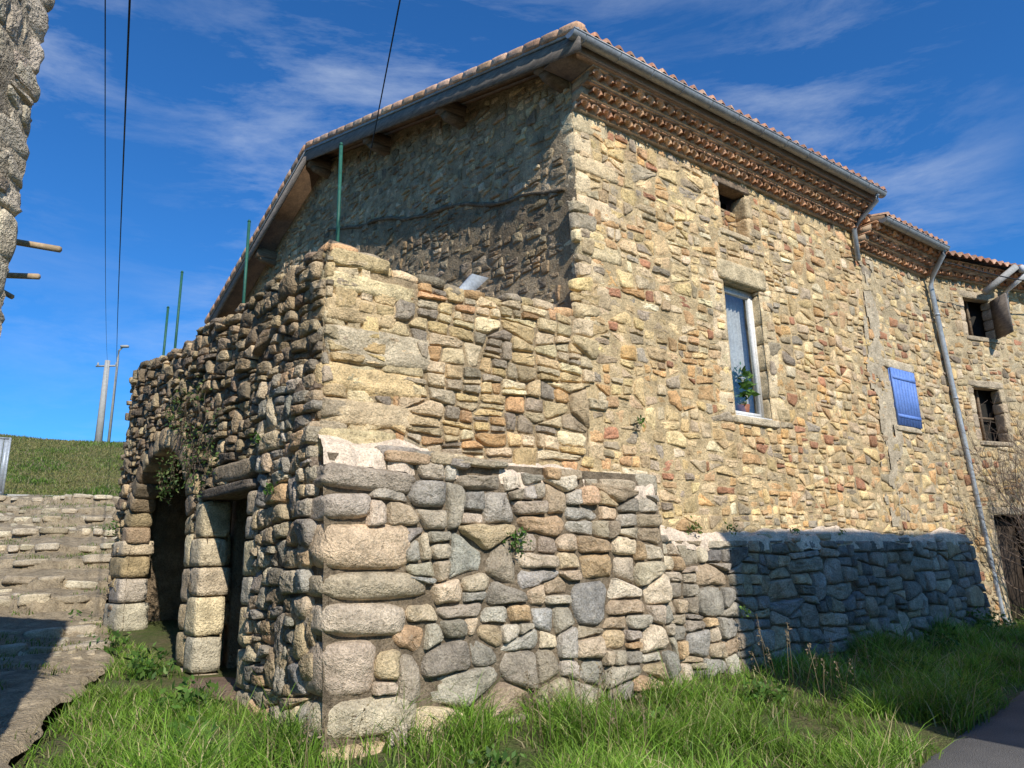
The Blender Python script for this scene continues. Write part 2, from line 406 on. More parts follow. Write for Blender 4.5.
# ---- plinth (battered base)
offB=lambda z:.20+(2.65-z)*.085
FB=lambda a,z,d: FM(a,z,np.asarray(d)+.20+(2.65-np.asarray(z))*.085)
FC=lambda a,z,d: FM(a,z,np.asarray(d)+.10+(1.87-np.asarray(z))*.07)
LB=lambda a,z,d: LM(a,z,np.asarray(d)+.03)
aB=Acc()
topB=lambda a:2.62-.05*a+.0
SH=[(.40,.30,.35),(.34,.46,.4),(.46,.26,.3),(.30,.40,.4),(.26,.52,.3),(.44,.44,.4),(.26,.24,.3),(.24,.46,.25)]
z=-.15;cor=[]
for (h,ln,lb) in SH:
    cor.append((z,z+h*.985,2*ln-.13))
    fr=offB(z+h/2)+U(.05,.09)
    block(aB,FM,-.05+ln,z+h/2,fr-lb,ln,h/2-.005,lb,pick(PB,.16),U(-.5,1.5),.05,10,rot=U(-.09,.09),chip=12);z+=h*.985
def dropB(x,z):
    if z>topB(x)+.02: return True
    for (z0,z1,xx) in cor:
        if z0<=z<z1: return x<xx
    return x<.3
cl=cells(.1,4.12,-.25,2.62,(.34,.6),(1.,1.9),.016,1.4,clips=[(1,0,4.12),(0,1,2.64)],drop=dropB,target=.085,sk=1.6)
for P in cl: stone(aB,P,FB,U(.02,.09),U(.01,.045),pick(PB,.16),2,tilt=.2,rnd=1.25)
am=Acc();sheet(am,FB,-.02,4.12,-.4,2.62,.05,-.02,.03,seed=41);am.make('plinth_mortar',M_mb,annex,True)
aB.make('plinth_stones',M_sb,annex)
aC=Acc()
z=1.8
for h in (.28,.3,.26): block(aC,FM,4.0,z+h/2,.06,.2,h/2,.15,pick(PB,.1),4,.05);z+=h
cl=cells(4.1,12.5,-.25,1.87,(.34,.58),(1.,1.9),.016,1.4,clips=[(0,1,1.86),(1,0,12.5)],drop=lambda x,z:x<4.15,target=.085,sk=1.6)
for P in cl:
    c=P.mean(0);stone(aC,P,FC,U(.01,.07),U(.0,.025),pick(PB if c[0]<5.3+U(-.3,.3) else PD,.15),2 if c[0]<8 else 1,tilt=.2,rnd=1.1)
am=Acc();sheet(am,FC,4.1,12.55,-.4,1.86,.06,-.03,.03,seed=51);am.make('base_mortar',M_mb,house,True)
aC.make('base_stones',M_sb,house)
def capstrip(m,x0,x1,zf,of,rise,name,par,seed,jag=.05,back=.02):
    ac=Acc();xs=np.linspace(x0,x1,int((x1-x0)/.03));ts=np.linspace(0,1,11)
    X,T=np.meshgrid(xs,ts,indexing='ij');Zf=zf(X)
    edge=jag*fbm(X*4,X*0,seed);am_=1+.9*fbm(X*1.2,X*0,seed+5)
    Z=Zf-.02+rise*T**.7*am_-(T<.01)*.12+.03*fbm(X*7,T*4,seed+2)
    D=(of(Zf)+edge+.0)*(1-T)+back*T+.02*fbm(X*7,T*5,seed+3)
    V=m(X.ravel(),Z.ravel(),D.ravel());nx,nt_=X.shape;I=np.arange(nx*nt_).reshape(nx,nt_)
    ac.add(V,Q=np.stack([I[:-1,:-1],I[1:,:-1],I[1:,1:],I[:-1,1:]],-1).reshape(-1,4));ac.make(name,M_cap,par,True)
capstrip(FM,-.02,4.1,lambda x:2.65-.05*x+.04*fbm(x*1.8,0*x,8),lambda z:.21+0*z,.16,'mortar_ledge',annex,61,.12)
capstrip(FM,4.1,12.5,lambda x:1.88+.02*fbm(x*1.5,0*x,9),lambda z:.12+0*z,.15,'mortar_ledge',house,71,.07)
for i in range(17):
    a_=U(.1,4.0);block(aA,FM,a_,2.67-.05*a_+U(-.02,.04),.12+U(-.04,.08),U(.08,.3),U(.03,.07),U(.07,.13),pick(PB,.15),3,.08,6,rot=U(-.06,.02),chip=7)
for i in range(9):
    a_=U(4.2,12.3);block(aH,FM,a_,1.90+U(-.03,.02),.05+U(-.02,.06),U(.08,.2),U(.03,.05),U(.05,.08),pick(PB,.15),3,.08,3,chip=7)
# ---- window surrounds on facade
for (x0,x1,z0,z1,c) in ((5.97,7.14,5.66,5.98,(.56,.45,.28)),(6.0,7.08,3.49,3.60,(.58,.48,.33))):
    block(aH,FM,(x0+x1)/2,(z0+z1)/2,-.12,(x1-x0)/2,(z1-z0)/2,.17,c,9,.014)
for sx in (W1[0]-.12,W1[1]+.12):
    z=3.6
    while z<5.6:
        h=min(U(.3,.5),5.66-z);hw=U(.12,.18);block(aH,FM,sx+(hw-.12)*(-1 if sx<6.5 else 1),z+h/2,-.14,hw,h/2-.004,.15,pick([(.64,.50,.31),(.57,.45,.28)],.08),9,.014);z+=h
block(aH,FM,6.53,7.33,-.1,.46,.055,.13,(.22,.16,.11),7,.01)
for sx in (W2[0]-.07,W2[1]+.07):
    for zz in (6.68,7.05): block(aH,FM,sx,zz,-.13,.08,.19,.155,pick(PF,.08),8,.02)
block(aH,FM,6.53,6.46,-.1,.42,.05,.14,(.55,.43,.27),7,.02)
FR=lambda a,z,d:FM(a,z,np.asarray(d)-.2)
for P in cells(6.2,6.85,6.5,7.28,(.2,.3),(1.2,2),.02,1.4,clips=[(1,0,6.85),(-1,0,-6.2),(0,1,7.0)],target=.02): stone(aH,P,FR,.02,.01,pick(PF,.1)*.8,1)
ai=Acc();sheet(ai,FR,6.15,6.9,6.45,7.02,.05,0,.01);ai.make('niche_infill',M_mg,house)
ai=Acc();boxm(ai,FM,6.1,6.95,6.4,7.3,-.45,-.43);ai.make('niche_back',M_dark,house)
aH.make('facade_stones',M_st,house);aA.make('front_stones',M_sa,annex)
# window joinery
aw=Acc();x0,x1,z0,z1=W1
fr=.055
boxm(aw,FM,x0,x0+fr,z0,z1,-.20,-.13);boxm(aw,FM,x1-fr,x1,z0,z1,-.20,-.13)
boxm(aw,FM,x0+fr,x1-fr,z1-fr,z1,-.2,-.13);boxm(aw,FM,x0+fr,x1-fr,z0,z0+fr,-.2,-.13)
x0+=fr+.004;x1-=fr+.004;z0+=fr+.004;z1-=fr+.004;s=.05
boxm(aw,FM,x0,x0+s,z0,z1,-.185,-.118);boxm(aw,FM,x1-s,x1,z0,z1,-.185,-.118)
boxm(aw,FM,x0+s,x1-s,z1-s,z1,-.185,-.118);boxm(aw,FM,x0+s,x1-s,z0,z0+s,-.185,-.118)
boxm(aw,FM,x0-.05,x1+.05,3.602,3.625,-.13,.0)
o=aw.make('window_frame',M_white,house)
ag=Acc();ag.add(FM([x0,x1,x1,x0],[z0,z0,z1,z1],[-.15]*4),Q=[[0,1,2,3]]);ag.make('window_glass',M_glass,house)
ac=Acc();xs=np.linspace(x0+.3,x1+.25,40);X,Z=np.meshgrid(xs,[3.5,5.7],indexing='ij')
I=np.arange(80).reshape(40,2);ac.add(FM(X.ravel(),Z.ravel(),(-.33+.02*np.sin(X*70)).ravel()),Q=np.stack([I[:-1,0],I[1:,0],I[1:,1],I[:-1,1]],-1))
ac.make('curtain',M_curt,house,True)
ar=Acc();boxm(ar,FM,5.6,7.6,3.2,3.58,-2.5,-.3);boxm(ar,FM,5.2,5.25,3,6,-2.5,-.3);boxm(ar,FM,7.8,7.85,3,6,-2.5,-.3);boxm(ar,FM,5.2,7.85,3,6,-2.55,-2.5);ar.make('room',simple('room_wall',(.25,.23,.2),(.2,.18,.16),2),house)
lf=Acc()
def leaves(acc,c,r,n,sz,cols,flat=1.,m=None):
    for i in range(n):
        d=rng.standard_normal(3);d/=np.linalg.norm(d);p=np.asarray(c)+d*np.asarray(r)*rng.random()**.5
        a=rng.standard_normal(3);a/=np.linalg.norm(a);b=np.cross(a,rng.standard_normal(3));b/=np.linalg.norm(b)
        L=sz*U(.6,1.3);Wd=L*.45
        acc.add([p,p+a*L*.5+b*Wd*.5,p+a*L,p+a*L*.5-b*Wd*.5],Q=[[0,1,2,3]],c=pick(cols,.2))
LG=[(.08,.17,.03),(.12,.23,.045),(.06,.13,.025),(.16,.26,.06)]
tube(lf,[FM(6.58,3.66,-.22),FM(6.58,3.84,-.22)],[.07,.10],12,(.42,.17,.10))
leaves(lf,FM(6.55,4.15,-.21),(.15,.03,.32),150,.14,LG);lf.make('potted_plant',M_leaf,house)
asx=Acc();x0,x1,z0,z1=W3
for k in range(8):
    xa=x0+(x1-x0)*k/8;boxm(asx,FM,xa+.004,xa+(x1-x0)/8-.003,z0,z1,.03,.06)
boxm(asx,FM,x0+.01,x1-.01,z0+.14,z0+.20,.0605,.068);boxm(asx,FM,x0+.01,x1-.01,z1-.20,z1-.14,.0605,.068)
boxm(asx,FM,x0,x1,z0,z1,.0,.02)
asx.make('blue_shutter',M_blue,h2)
aj=Acc()
block(aj,FM,11.02,5.02,-.1,.55,.09,.14,(.52,.43,.30),8,.02);block(aj,FM,11.02,3.83,-.1,.5,.05,.15,(.52,.43,.30),8,.02)
aj.make('shutter_lintel',M_st,h2);a2.make('facade_stones',M_st,h2)
# ================================================================== LEFT WALL of outbuilding
bc,bw,sp,ri=4.63,1.30,2.05,1.25
DR=(1.46,2.68,.2,2.42)
topL=lambda b: 4.60+.03*np.asarray(b)+.10*fbm(np.asarray(b)*1.6,0*np.asarray(b),15)+.10*np.exp(-(np.asarray(b)/.5)**2)
def inarch(b,z,e=0.):
    b=np.asarray(b,float);z=np.asarray(z,float)
    return (np.abs(b-bc)<bw+e)&((z<sp)|(((b-bc)/(bw+e))**2+((z-sp)/(ri+e))**2<1))
def dropL(x,z): return x<.0 or z>float(topL(x))-.05 or bool(inarch(x,z,.2)) or (x>3.0 and x<3.4 and z<2.1)
aL=Acc()
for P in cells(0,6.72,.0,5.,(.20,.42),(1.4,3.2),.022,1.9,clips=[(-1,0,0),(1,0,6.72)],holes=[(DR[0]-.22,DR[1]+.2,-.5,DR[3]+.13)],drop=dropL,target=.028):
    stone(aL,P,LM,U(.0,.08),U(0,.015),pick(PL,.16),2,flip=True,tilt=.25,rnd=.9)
for P in cells(-.5,1.25,-.2,2.6,(.3,.5),(1.,1.9),.018,1.4,clips=[(1,0,1.22)],drop=lambda x,z:x<-offB(z)+.22,target=.065): stone(aL,P,LB,U(.02,.09),U(.0,.04),pick(PB,.15),2,flip=True,tilt=.2,rnd=1.2)
nv=17
for k in range(nv):
    th=math.pi*(k+.5)/nv;cx=bc+(bw+.12)*math.cos(th);cz=sp+(ri+.12)*math.sin(th)
    nrm=math.atan2(math.sin(th)/(ri),math.cos(th)/(bw))
    arc=math.pi*math.hypot((bw+.14)*math.sin(th),(ri+.14)*math.cos(th))/nv
    block(aL,LM,cx,cz,-.12,arc/2*.95,U(.13,.17),.17,pick(PL,.15),5,.05,rot=nrm-math.pi/2)
def stack(acc,m,cx,z0,z1,hw,hd,cd,pal,side=1):
    z=z0
    while z<z1-.05:
        h=min(U(.22,.5),z1-z);a_=U(*hw);dd=U(*hd);block(acc,m,cx+side*a_,z+h/2,cd-dd,a_,h/2-.004,dd,pick(pal,.12),8,.025,chip=3);z+=h
PJ=[(.56,.45,.30),(.60,.48,.31),(.50,.38,.22),(.47,.41,.31)]
stack(aL,LM,bc+bw,.2,sp+.05,(.3,.42),(.19,.24),.06,PJ)
stack(aL,LM,bc-bw,-.1,sp+.05,(.10,.17),(.2,.26),.05,PJ,-1)
stack(aL,LM,DR[1],.1,DR[3],(.14,.2),(.15,.18),.06,PJ)
stack(aL,LM,DR[0],.0,DR[3],(.08,.16),(.15,.22),.06,PJ,-1)
block(aL,LM,2.07,2.49,-.12,.85,.06,.2,(.17,.14,.11),6,.03);block(aL,LM,1.95,2.67,-.1,.6,.11,.17,(.36,.28,.19),5,.04)
block(aL,LM,2.1,.40,-.05,.65,.09,.25,(.22,.15,.11),6,.03)
x=0
while x<6.6:
    l=U(.13,.34);block(aL,LM,x+l/2,float(topL(x))-.03+U(-.02,.08),-.2,l/2,U(.03,.08),U(.16,.25),pick(PL,.2),4,.1,3,rot=U(-.18,.18));x+=l*.95
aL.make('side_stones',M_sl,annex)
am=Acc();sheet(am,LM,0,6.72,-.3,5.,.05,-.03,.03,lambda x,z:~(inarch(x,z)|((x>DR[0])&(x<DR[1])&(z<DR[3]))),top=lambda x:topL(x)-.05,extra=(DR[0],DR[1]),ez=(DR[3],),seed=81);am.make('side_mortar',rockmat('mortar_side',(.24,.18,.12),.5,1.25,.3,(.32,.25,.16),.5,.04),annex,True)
am=Acc();sheet(am,LB,-.42,1.25,-.4,2.6,.06,-.03,.03,seed=91,inside=lambda x,z:x>-.16-(2.65-z)*.085);am.make('plinth_side_mortar',M_mb,annex,True)
am=Acc()
hexa(am,[AB(.02,.02,4.25),AB(3.25,.02,4.25),AB(3.25,6.7,4.25),AB(.02,6.7,4.25),AB(.02,.02,4.42),AB(3.25,.02,4.42),AB(3.25,6.7,4.42),AB(.02,6.7,4.42)])
hexa(am,[AB(.02,6.45,-.3),AB(3.25,6.45,-.3),AB(3.25,6.7,-.3),AB(.02,6.7,-.3),AB(.02,6.45,4.6),AB(3.25,6.45,4.6),AB(3.25,6.7,4.6),AB(.02,6.7,4.6)])
hexa(am,[AB(.45,3.0,-.3),AB(3.2,3.0,-.3),AB(3.2,3.2,-.3),AB(.45,3.2,-.3),AB(.45,3.0,4.2),AB(3.2,3.0,4.2),AB(3.2,3.2,4.2),AB(.45,3.2,4.2)])
am.make('core_walls',M_mg,annex)
ft=empty('fence_posts')
for (a,b,zt) in ((.4,.6,6.2),(.4,3.18,6.27),(.4,6.0,6.45),(.4,6.6,6.0)):
    ap=Acc();p=AB(a,b,4.4);q=AB(a,b,zt);tube(ap,[p,q],.020,10);tube(ap,[q,q+[0,0,.03]],[.025,.015],10);ap.make('post',M_green,ft,True)
ap=Acc()
hexa(ap,[AB(1.65,.75,4.42),AB(1.8,.75,4.42),AB(1.8,.8,4.42),AB(1.65,.8,4.42),AB(2.35,.9,5.2),AB(2.6,.9,5.2),AB(2.6,.95,5.2),AB(2.35,.95,5.2)])
ap.make('leaning_board',M_zpipe,None)
# ================================================================== GABLE
zr=lambda b: np.where(np.asarray(b)<6.9, 8.13+.255*(np.asarray(b)+.65), 10.05-.46*(np.asarray(b)-6.9))
stain=lambda b:6.30+.29*np.asarray(b)
def sk_(b,z):
    b=np.asarray(b,float);dz=stain(b)-z
    return np.where((dz>0)&(b<7),.60+.35*np.clip(dz/1.4,0,1)+.2*fbm(b*2,np.asarray(z)*.6,3),1.)
aG=Acc()
for P in cells(0,11.7,4.3,10,(.2,.38),(1.3,2.8),.026,1.6,clips=[(-1,0,0),(1,0,11.7),(-.255,1,8.13+.166-.22),(.46,1,10.05+.46*6.9-.22)],drop=lambda x,z:z>float(zr(x))-.2 or (x<.3 and z<7.4),target=.024):
    c=P.mean(0);k=float(sk_(c[0],c[1]))
    stone(aG,P,GM,(U(-.006,.034) if k>=1 else U(-.012,.026)),U(0,.008),pick(PG,.18)*k,2 if c[0]<6 else 1,flip=True,rnd=.9,tilt=.15)
aG.make('gable_stones',M_sl,house)
am=Acc();sheet(am,GM,0,11.7,4.2,9.9,.05,-.002,.020,top=lambda x:zr(x)-.12,seed=101)
V=am.V[0];bb_=(V-np.array([H[0],H[1],0]))@np.array([w[0],w[1],0]);kk=sk_(bb_,V[:,2])
am.C=[np.array([.43,.32,.195])[None,:]*kk[:,None]*(1+.3*fbm(bb_*1.5,V[:,2]*1.5,4))[:,None]]
am.make('gable_mortar',rockmat('mortar_gable_w',None,.65,1.2,.3,(.50,.38,.24),.35,.04),house,True)
am=Acc();sheet(am,GM,0,11.7,-.3,4.25,.3,.0,.02);am.make('gable_lower',M_mg,house)
am=Acc()
xs=np.linspace(.2,6.8,90);pts=[GM(x,stain(x)+.03*math.sin(x*3)+.05*float(fbm(x*2,0.,3)),.01+.01*math.sin(x*9)) for x in xs]
tube(am,pts,[.022+.02*float(vn(x*4,0,2)) for x in xs],6,(.2,.17,.13));am.make('old_flashing',M_mb,house,True)
am=Acc()
def wallq(p,q,z0,z1,th=.2): 
    p=np.array(p);q=np.array(q);t=(q-p)/np.linalg.norm(q-p);nn=np.array([-t[1],t[0]])*th/2
    pts=[]
    for zz in (z0,z1):
        for pp in (p-nn,q-nn,q+nn,p+nn): pts.append([*pp,zz])
    hexa(am,pts)
wallq(AB(3.4,11.6,0)[:2],AB(10.0,11.6,0)[:2],-.3,7.6);am.make('back_wall',M_mg,house)
V=[AB(10.0,b,z) for b,z in ((.1,-.3),(11.6,-.3),(11.6,7.65),(6.9,9.85),(.1,8.1))]
build('far_gable',V,[[[0,1,2,3,4]]],M_mg,None,False,house)
# ---- roof
def roof(par,G,a0,a1,b0,z0,b1,z1,name='roof_tiles',per=.205,seed=0):
    L=math.hypot(b1-b0,z1-z0);nc=int(L/.34);ts=[]
    for i in range(nc+1): ts+= [i*.34,i*.34+.012,i*.34+.17,i*.34+.328]
    ts=np.array([t for t in ts if t<=L]+[L]);na=int((a1-a0)/per*10)
    aa=np.linspace(a0,a1,na+1);X,T=np.meshgrid(aa,ts,indexing='ij')
    ci=np.floor(T/.34+.001);col=np.floor(X/per*2)
    jit=(hsh(col//2,ci,seed)-.5)*.02
    prof_=np.cos(2*math.pi*X/per);hgt=.034*np.sign(prof_)*np.abs(prof_)**.75+.034
    st=.022*(1-(T/.34-np.floor(T/.34+.001)))+jit
    st=np.where(T<.001,-.035,st)
    B=b0+(b1-b0)*T/L;Z=z0+(z1-z0)*T/L+hgt+st
    V=np.stack([A[0]+X*u[0]+B*w[0],A[1]+X*u[1]+B*w[1],Z],-1) if G is None else G(X,B,Z)
    pal=np.array(PT);cc=pal[(hsh(col,ci,seed+3)*len(pal)).astype(int)%len(pal)]*(.7+.4*hsh(col,ci,seed+7))[...,None]
    I=np.arange(X.size).reshape(X.shape)
    Q=np.stack([I[:-1,:-1],I[1:,:-1],I[1:,1:],I[:-1,1:]],-1).reshape(-1,4)
    build(name,V.reshape(-1,3),[Q],M_tile,cc.reshape(-1,3),True,par)
OA=2.78;dz=-.05
roof(house,None,OA-.03,10.12,-.68,8.07+dz,6.9,10.04)
roof(house,None,OA-.03,10.12,11.95,7.73,6.9,10.04)
ad=Acc()
def slab(acc,a0,a1,b0,z0,b1,z1,th):
    hexa(acc,[AB(a0,b0,z0-th),AB(a1,b0,z0-th),AB(a1,b1,z1-th),AB(a0,b1,z1-th),AB(a0,b0,z0),AB(a1,b0,z0),AB(a1,b1,z1),AB(a0,b1,z1)])
for k in range(4):
    a0=OA+.045+k*.125;slab(ad,a0,a0+.12,-.60,8.07+dz,6.9,10.01,.05)
slab(ad,OA+.54,10.1,-.60,8.07+dz,6.9,10.01,.06)
slab(ad,OA+.045,10.1,6.905,10.01,11.9,7.71,.06)
ad.make('roof_deck',M_soff,house)
ad=Acc()
for (b0,z0,b1,z1) in ((-.66,8.06+dz,6.9,10.01),(6.9,10.01,11.95,7.70)):
    slab(ad,OA,OA+.04,b0,z0,b1,z1,.27)
ad.make('barge_board',M_woodg,house)
ad=Acc()
slab(ad,OA-.02,OA+.0,-.68,8.09+dz,6.9,10.03,.07);slab(ad,OA-.02,OA+.0,6.9,10.03,11.96,7.72,.07);ad.make('verge_flashing',M_zinc,house)
ad=Acc()
for b in (.12,2.35,4.6,6.9,9.4):
    zz=float(zr(b))-.155
    hexa(ad,[AB(OA+.06,b-.1,zz-.24),AB(4,b-.1,zz-.24),AB(4,b+.1,zz-.24),AB(OA+.06,b+.1,zz-.24),AB(OA+.06,b-.1,zz-.04),AB(4,b-.1,zz-.04),AB(4,b+.1,zz-.04),AB(OA+.06,b+.1,zz-.04)])
    hexa(ad,[AB(OA+.2,b-.08,zz-.32),AB(3.6,b-.08,zz-.45),AB(3.6,b+.08,zz-.45),AB(OA+.2,b+.08,zz-.32),AB(OA+.12,b-.08,zz-.243),AB(3.6,b-.08,zz-.243),AB(3.6,b+.08,zz-.243),AB(OA+.12,b+.08,zz-.243)])
ad.make('purlins',M_wood,house)
ad=Acc()
def vmap(b0,z0,b1,z1):
    L=math.hypot(b1-b0,z1-z0);tb,tz=(b1-b0)/L,(z1-z0)/L
    def f(x,z,d):
        bb=b0+x*tb-z*tz;zz=z0+x*tz+z*tb
        return np.stack([A[0]+d*u[0]+bb*w[0],A[1]+d*u[1]+bb*w[1],zz],-1)
    return f,L
for seg in ((-.68,8.10+dz,6.9,10.06),(6.9,10.06,11.95,7.75)):
    f,L=vmap(*seg);x=0
    while x<L-.1: block(ad,f,x+.17,.01+U(-.006,.006),OA+.03,.174,.06,.08,pick(PV,.14),5,.012,3);x+=.34
ad.make('verge_tiles',M_tile,house)
PGN=[(.64,.34,.19),(.70,.41,.24),(.56,.30,.17)]
def genoise(par,m,x0,x1,zb,rows,name='genoise'):
    ag=Acc()
    for r in range(rows):
        z=zb+r*.145;dp=.13*(r+1);x=x0+(.1 if r%2 else 0)
        while x<x1-.08:
            n=8;V=[];c=pick(PGN,.15)
            for dd in (dp+.035+U(-.008,.008),-.02):
                for k in range(n):
                    th=math.pi*k/(n-1);V.append((x+.09+.088*math.cos(th),z+.012+.088*math.sin(th),dd))
            for k in range(n):
                th=math.pi*k/(n-1);V.append((x+.09+.064*math.cos(th),z+.012+.064*math.sin(th),dp+.035))
            for k in range(n):
                th=math.pi*k/(n-1);V.append((x+.09+.064*math.cos(th),z+.012+.064*math.sin(th),dp-.08))
            V=np.array(V);W=m(V[:,0],V[:,1],V[:,2])
            Q=[[k,k+1,n+k+1,n+k] for k in range(n-1)]+[[k,k+1,2*n+k+1,2*n+k] for k in range(n-1)]+[[2*n+k,2*n+k+1,3*n+k+1,3*n+k] for k in range(n-1)]
            ag.add(W,Q=Q,c=c)
            x+=.195
        x=x0
        while x<x1:
            xe=min(x+U(.3,.4),x1);boxm(ag,m,x,xe-.004,z+.104,z+.128,-.05,dp+.045+U(0,.012),pick(PGN,.12)*.9);x=xe
        boxm(ag,m,x0,x1,z-.008,z+.10,-.05,dp-.06,(.48,.34,.22))
    ag.make(name,M_tile,par)
genoise(house,FM,3.28,10.1,7.44,3)
ad=Acc();boxm(ad,FM,OA+.05,10.1,7.875,8.03,.46,.50);ad.make('fascia',simple('fascia_wood',(.38,.28,.22),(.28,.21,.165),6),house)
ad=Acc();boxm(ad,FM,OA+.05,10.1,7.877,7.895,-.02,.46);ad.make('eave_soffit',M_soff,house)
def gutter(par,m,x0,x1,z,d,r=.085):
    ag=Acc();n=13;V=[];xs=[x0,x1]
    for rr in (r,r-.006):
        for x in xs:
            for k in range(n):
                th=math.pi*(1+k/(n-1));V.append((x,z+rr*math.sin(th),d+rr*math.cos(th)))
    V=np.array(V);W=m(V[:,0],V[:,1],V[:,2]);Q=[]
    for s in (0,2*n):
        Q+=[[s+k,s+k+1,s+n+k+1,s+n+k] for k in range(n-1)]
    ag.add(W,Q=Q)
    for x in (x0,x1):
        V=np.array([(x,z+r*math.sin(math.pi*(1+k/(n-1))),d+r*math.cos(math.pi*(1+k/(n-1)))) for k in range(n)]+[(x,z,d)])
        ag.add(m(V[:,0],V[:,1],V[:,2]),T=[[k,k+1,n] for k in range(n-1)])
    tube(ag,[m(x0,z,d+r),m(x1,z,d+r)],.011,8)
    x=x0+.2
    while x<x1:
        V=np.array([(x,z+(r+.004)*math.sin(t),d+(r+.004)*math.cos(t)) for t in np.linspace(math.pi,2*math.pi,9)]);tube(ag,list(m(V[:,0],V[:,1],V[:,2])),.008,5);x+=.6
    ag.make('gutter',M_zinc,par,True)
gutter(house,FM,OA-.02,10.15,8.00,.60)
ad=Acc();tube(ad,[FM(9.95,7.92,.6),FM(9.95,7.82,.58),FM(9.95,7.60,.25),FM(9.95,7.45,.1),FM(9.97,6.85,.08)],.045,10)
ad.make('downpipe',M_zpipe,house,True)
# ================================================================== HOUSE 2
roof(h2,None,10.16,12.5,-.60,7.60,5.,9.14,seed=5)
ad=Acc();slab(ad,10.16,12.5,-.55,7.62,5,9.12,.1);slab(ad,10.16,12.5,5,9.12,10,7.7,.1);ad.make('roof_deck',M_soff,h2)
genoise(h2,FM,10.12,12.6,7.12,3)
gutter(h2,FM,10.2,12.6,7.57,.52)
ad=Acc()
tube(ad,[FM(12.5,7.50,.52),FM(12.5,7.42,.5),FM(12.60,7.1,.2),FM(12.62,6.9,.12),FM(12.95,3.5,.12),FM(13.2,.5,.14),FM(13.25,.3,.2)],.05,10)
for z_,a_ in ((6.3,12.68),(4.6,12.845),(2.5,13.035)): tube(ad,[FM(a_,z_-.02,.12),FM(a_,z_+.02,.12)],.06,10)
ad.make('downpipe',M_zpipe,h2,True)
am=Acc()
hexa(am,[AB(10.15,.35,-.3),AB(12.6,.35,-.3),AB(12.6,9.8,-.3),AB(10.15,9.8,-.3),AB(10.15,.35,7.5),AB(12.6,.35,7.5),AB(12.6,9.8,7.5),AB(10.15,9.8,7.5)]);am.make('core',M_mg,h2)
ad=Acc();sheet(ad,FM,9.8,10.8,2.1,7.0,.045,.022,.012,seed=7,inside=lambda x,z:(vn(x*7,z*3.5,4)*.6+.5*vn(x*2,z*1.4,8)-.7*np.abs(x-10.28))>.48);ad.make('render_patch',rockmat('lime_render',(.53,.44,.31),.7,1.2,.3,(.60,.50,.36),.3,.03),h2,True)
# ================================================================== HOUSE 3
WA=(1.1,1.95,6.0,6.85);WB=(.92,1.75,3.8,4.9);WD=(.85,1.85,-.3,2.35);h3w=[WA,WB,WD]
a3=Acc()
for P in cells(0,9,.0,7.3,(.24,.42),(1.1,2.3),.022,1.4,clips=[(0,1,7.2)],holes=[(r[0]-.12,r[1]+.12,r[2]-.1,r[3]+.16) for r in h3w],drop=lambda x,z:x<.02,target=.03): stone(a3,P,TM,U(-.004,.025),U(0,.01),pick(PF,.14)*.85,1)
for r in h3w:
    cx=(r[0]+r[1])/2;hw=(r[1]-r[0])/2
    block(a3,TM,cx,r[3]+.08,-.1,hw+.14,.075,.115,(.42,.34,.24),8,.02)
    if r[2]>0: block(a3,TM,cx,r[2]-.05,-.08,hw+.08,.045,.13,(.42,.34,.24),8,.02)
    for sx in (r[0]-.06,r[1]+.06):
        z=max(r[2],0)
        while z<r[3]-.05: h=min(U(.2,.4),r[3]-z);block(a3,TM,sx,z+h/2,-.1,.08,h/2-.004,.11,pick([(.46,.36,.25)],.14),7,.02);z+=h
a3.make('facade_stones',M_st,h3)
def ins3(x,z):
    k=np.ones(len(x),bool)
    for r in h3w: k&=~((x>r[0])&(x<r[1])&(z>r[2])&(z<r[3]))
    return k
am=Acc();sheet(am,TM,0,9,-.3,7.3,.08,.0,.02,ins3,extra=[r[0] for r in h3w]+[r[1] for r in h3w],ez=[r[2] for r in h3w]+[r[3] for r in h3w],seed=131);am.make('facade_mortar',bpy.data.materials['mortar_second'],h3,True)
am=Acc();boxm(am,TM,.1,9,-.3,7.2,-7,-.32);am.make('core',M_dark,h3)
TG=lambda X,B,Z: np.stack([P3[0]+X*tu[0]-B*tn[0],P3[1]+X*tu[1]-B*tn[1],Z],-1)
roof(h3,TG,-.1,9.1,-.5,7.48,3.6,8.66,seed=9)
am=Acc();boxm(am,TM,-.05,9,7.25,7.48,-7,.0);am.make('eave_band',M_mg,h3);genoise(h3,TM,0,9,7.2,2)
ad=Acc()
boxm(ad,TM,WA[0],WA[0]+.05,WA[2],WA[3],-.25,-.2);boxm(ad,TM,1.5,1.55,WA[2],WA[3],-.25,-.2);boxm(ad,TM,WB[0],WB[0]+.05,WB[2],WB[3],-.25,-.2);boxm(ad,TM,1.31,1.36,WB[2],WB[3],-.25,-.2)
boxm(ad,TM,WB[0],WB[1],4.3,4.34,-.25,-.21)
ad.make('window_frames',M_wood,h3)
ad=Acc();hexa(ad,TM([1.92,1.98,1.75,1.69,1.92,1.98,1.75,1.69],[6.0]*4+[6.83]*4,[.02,.02,.5,.5]*2));ad.make('open_shutter',M_woodg,h3)
ad=Acc();boxm(ad,TM,.9,1.8,.1,2.33,-.3,-.26);ad.make('door',simple('dark_door',(.07,.05,.035),(.05,.035,.025),5),h3)
ad=Acc();tube(ad,[TM(1.6,6.95,.15),TM(2.15,7.45,.55)],.07,10);ad.make('flue_pipe',M_conc,h3,True)
ad=Acc();tube(ad,[TM(2.4,7.3,.55),TM(2.4,7.1,.1),TM(2.4,6.7,.06)],.05,8);boxm(ad,TM,2.3,9,7.36,7.5,.5,.6);ad.make('pvc_gutter',M_white,h3)
cb=empty('overhead_cable');ad=Acc()
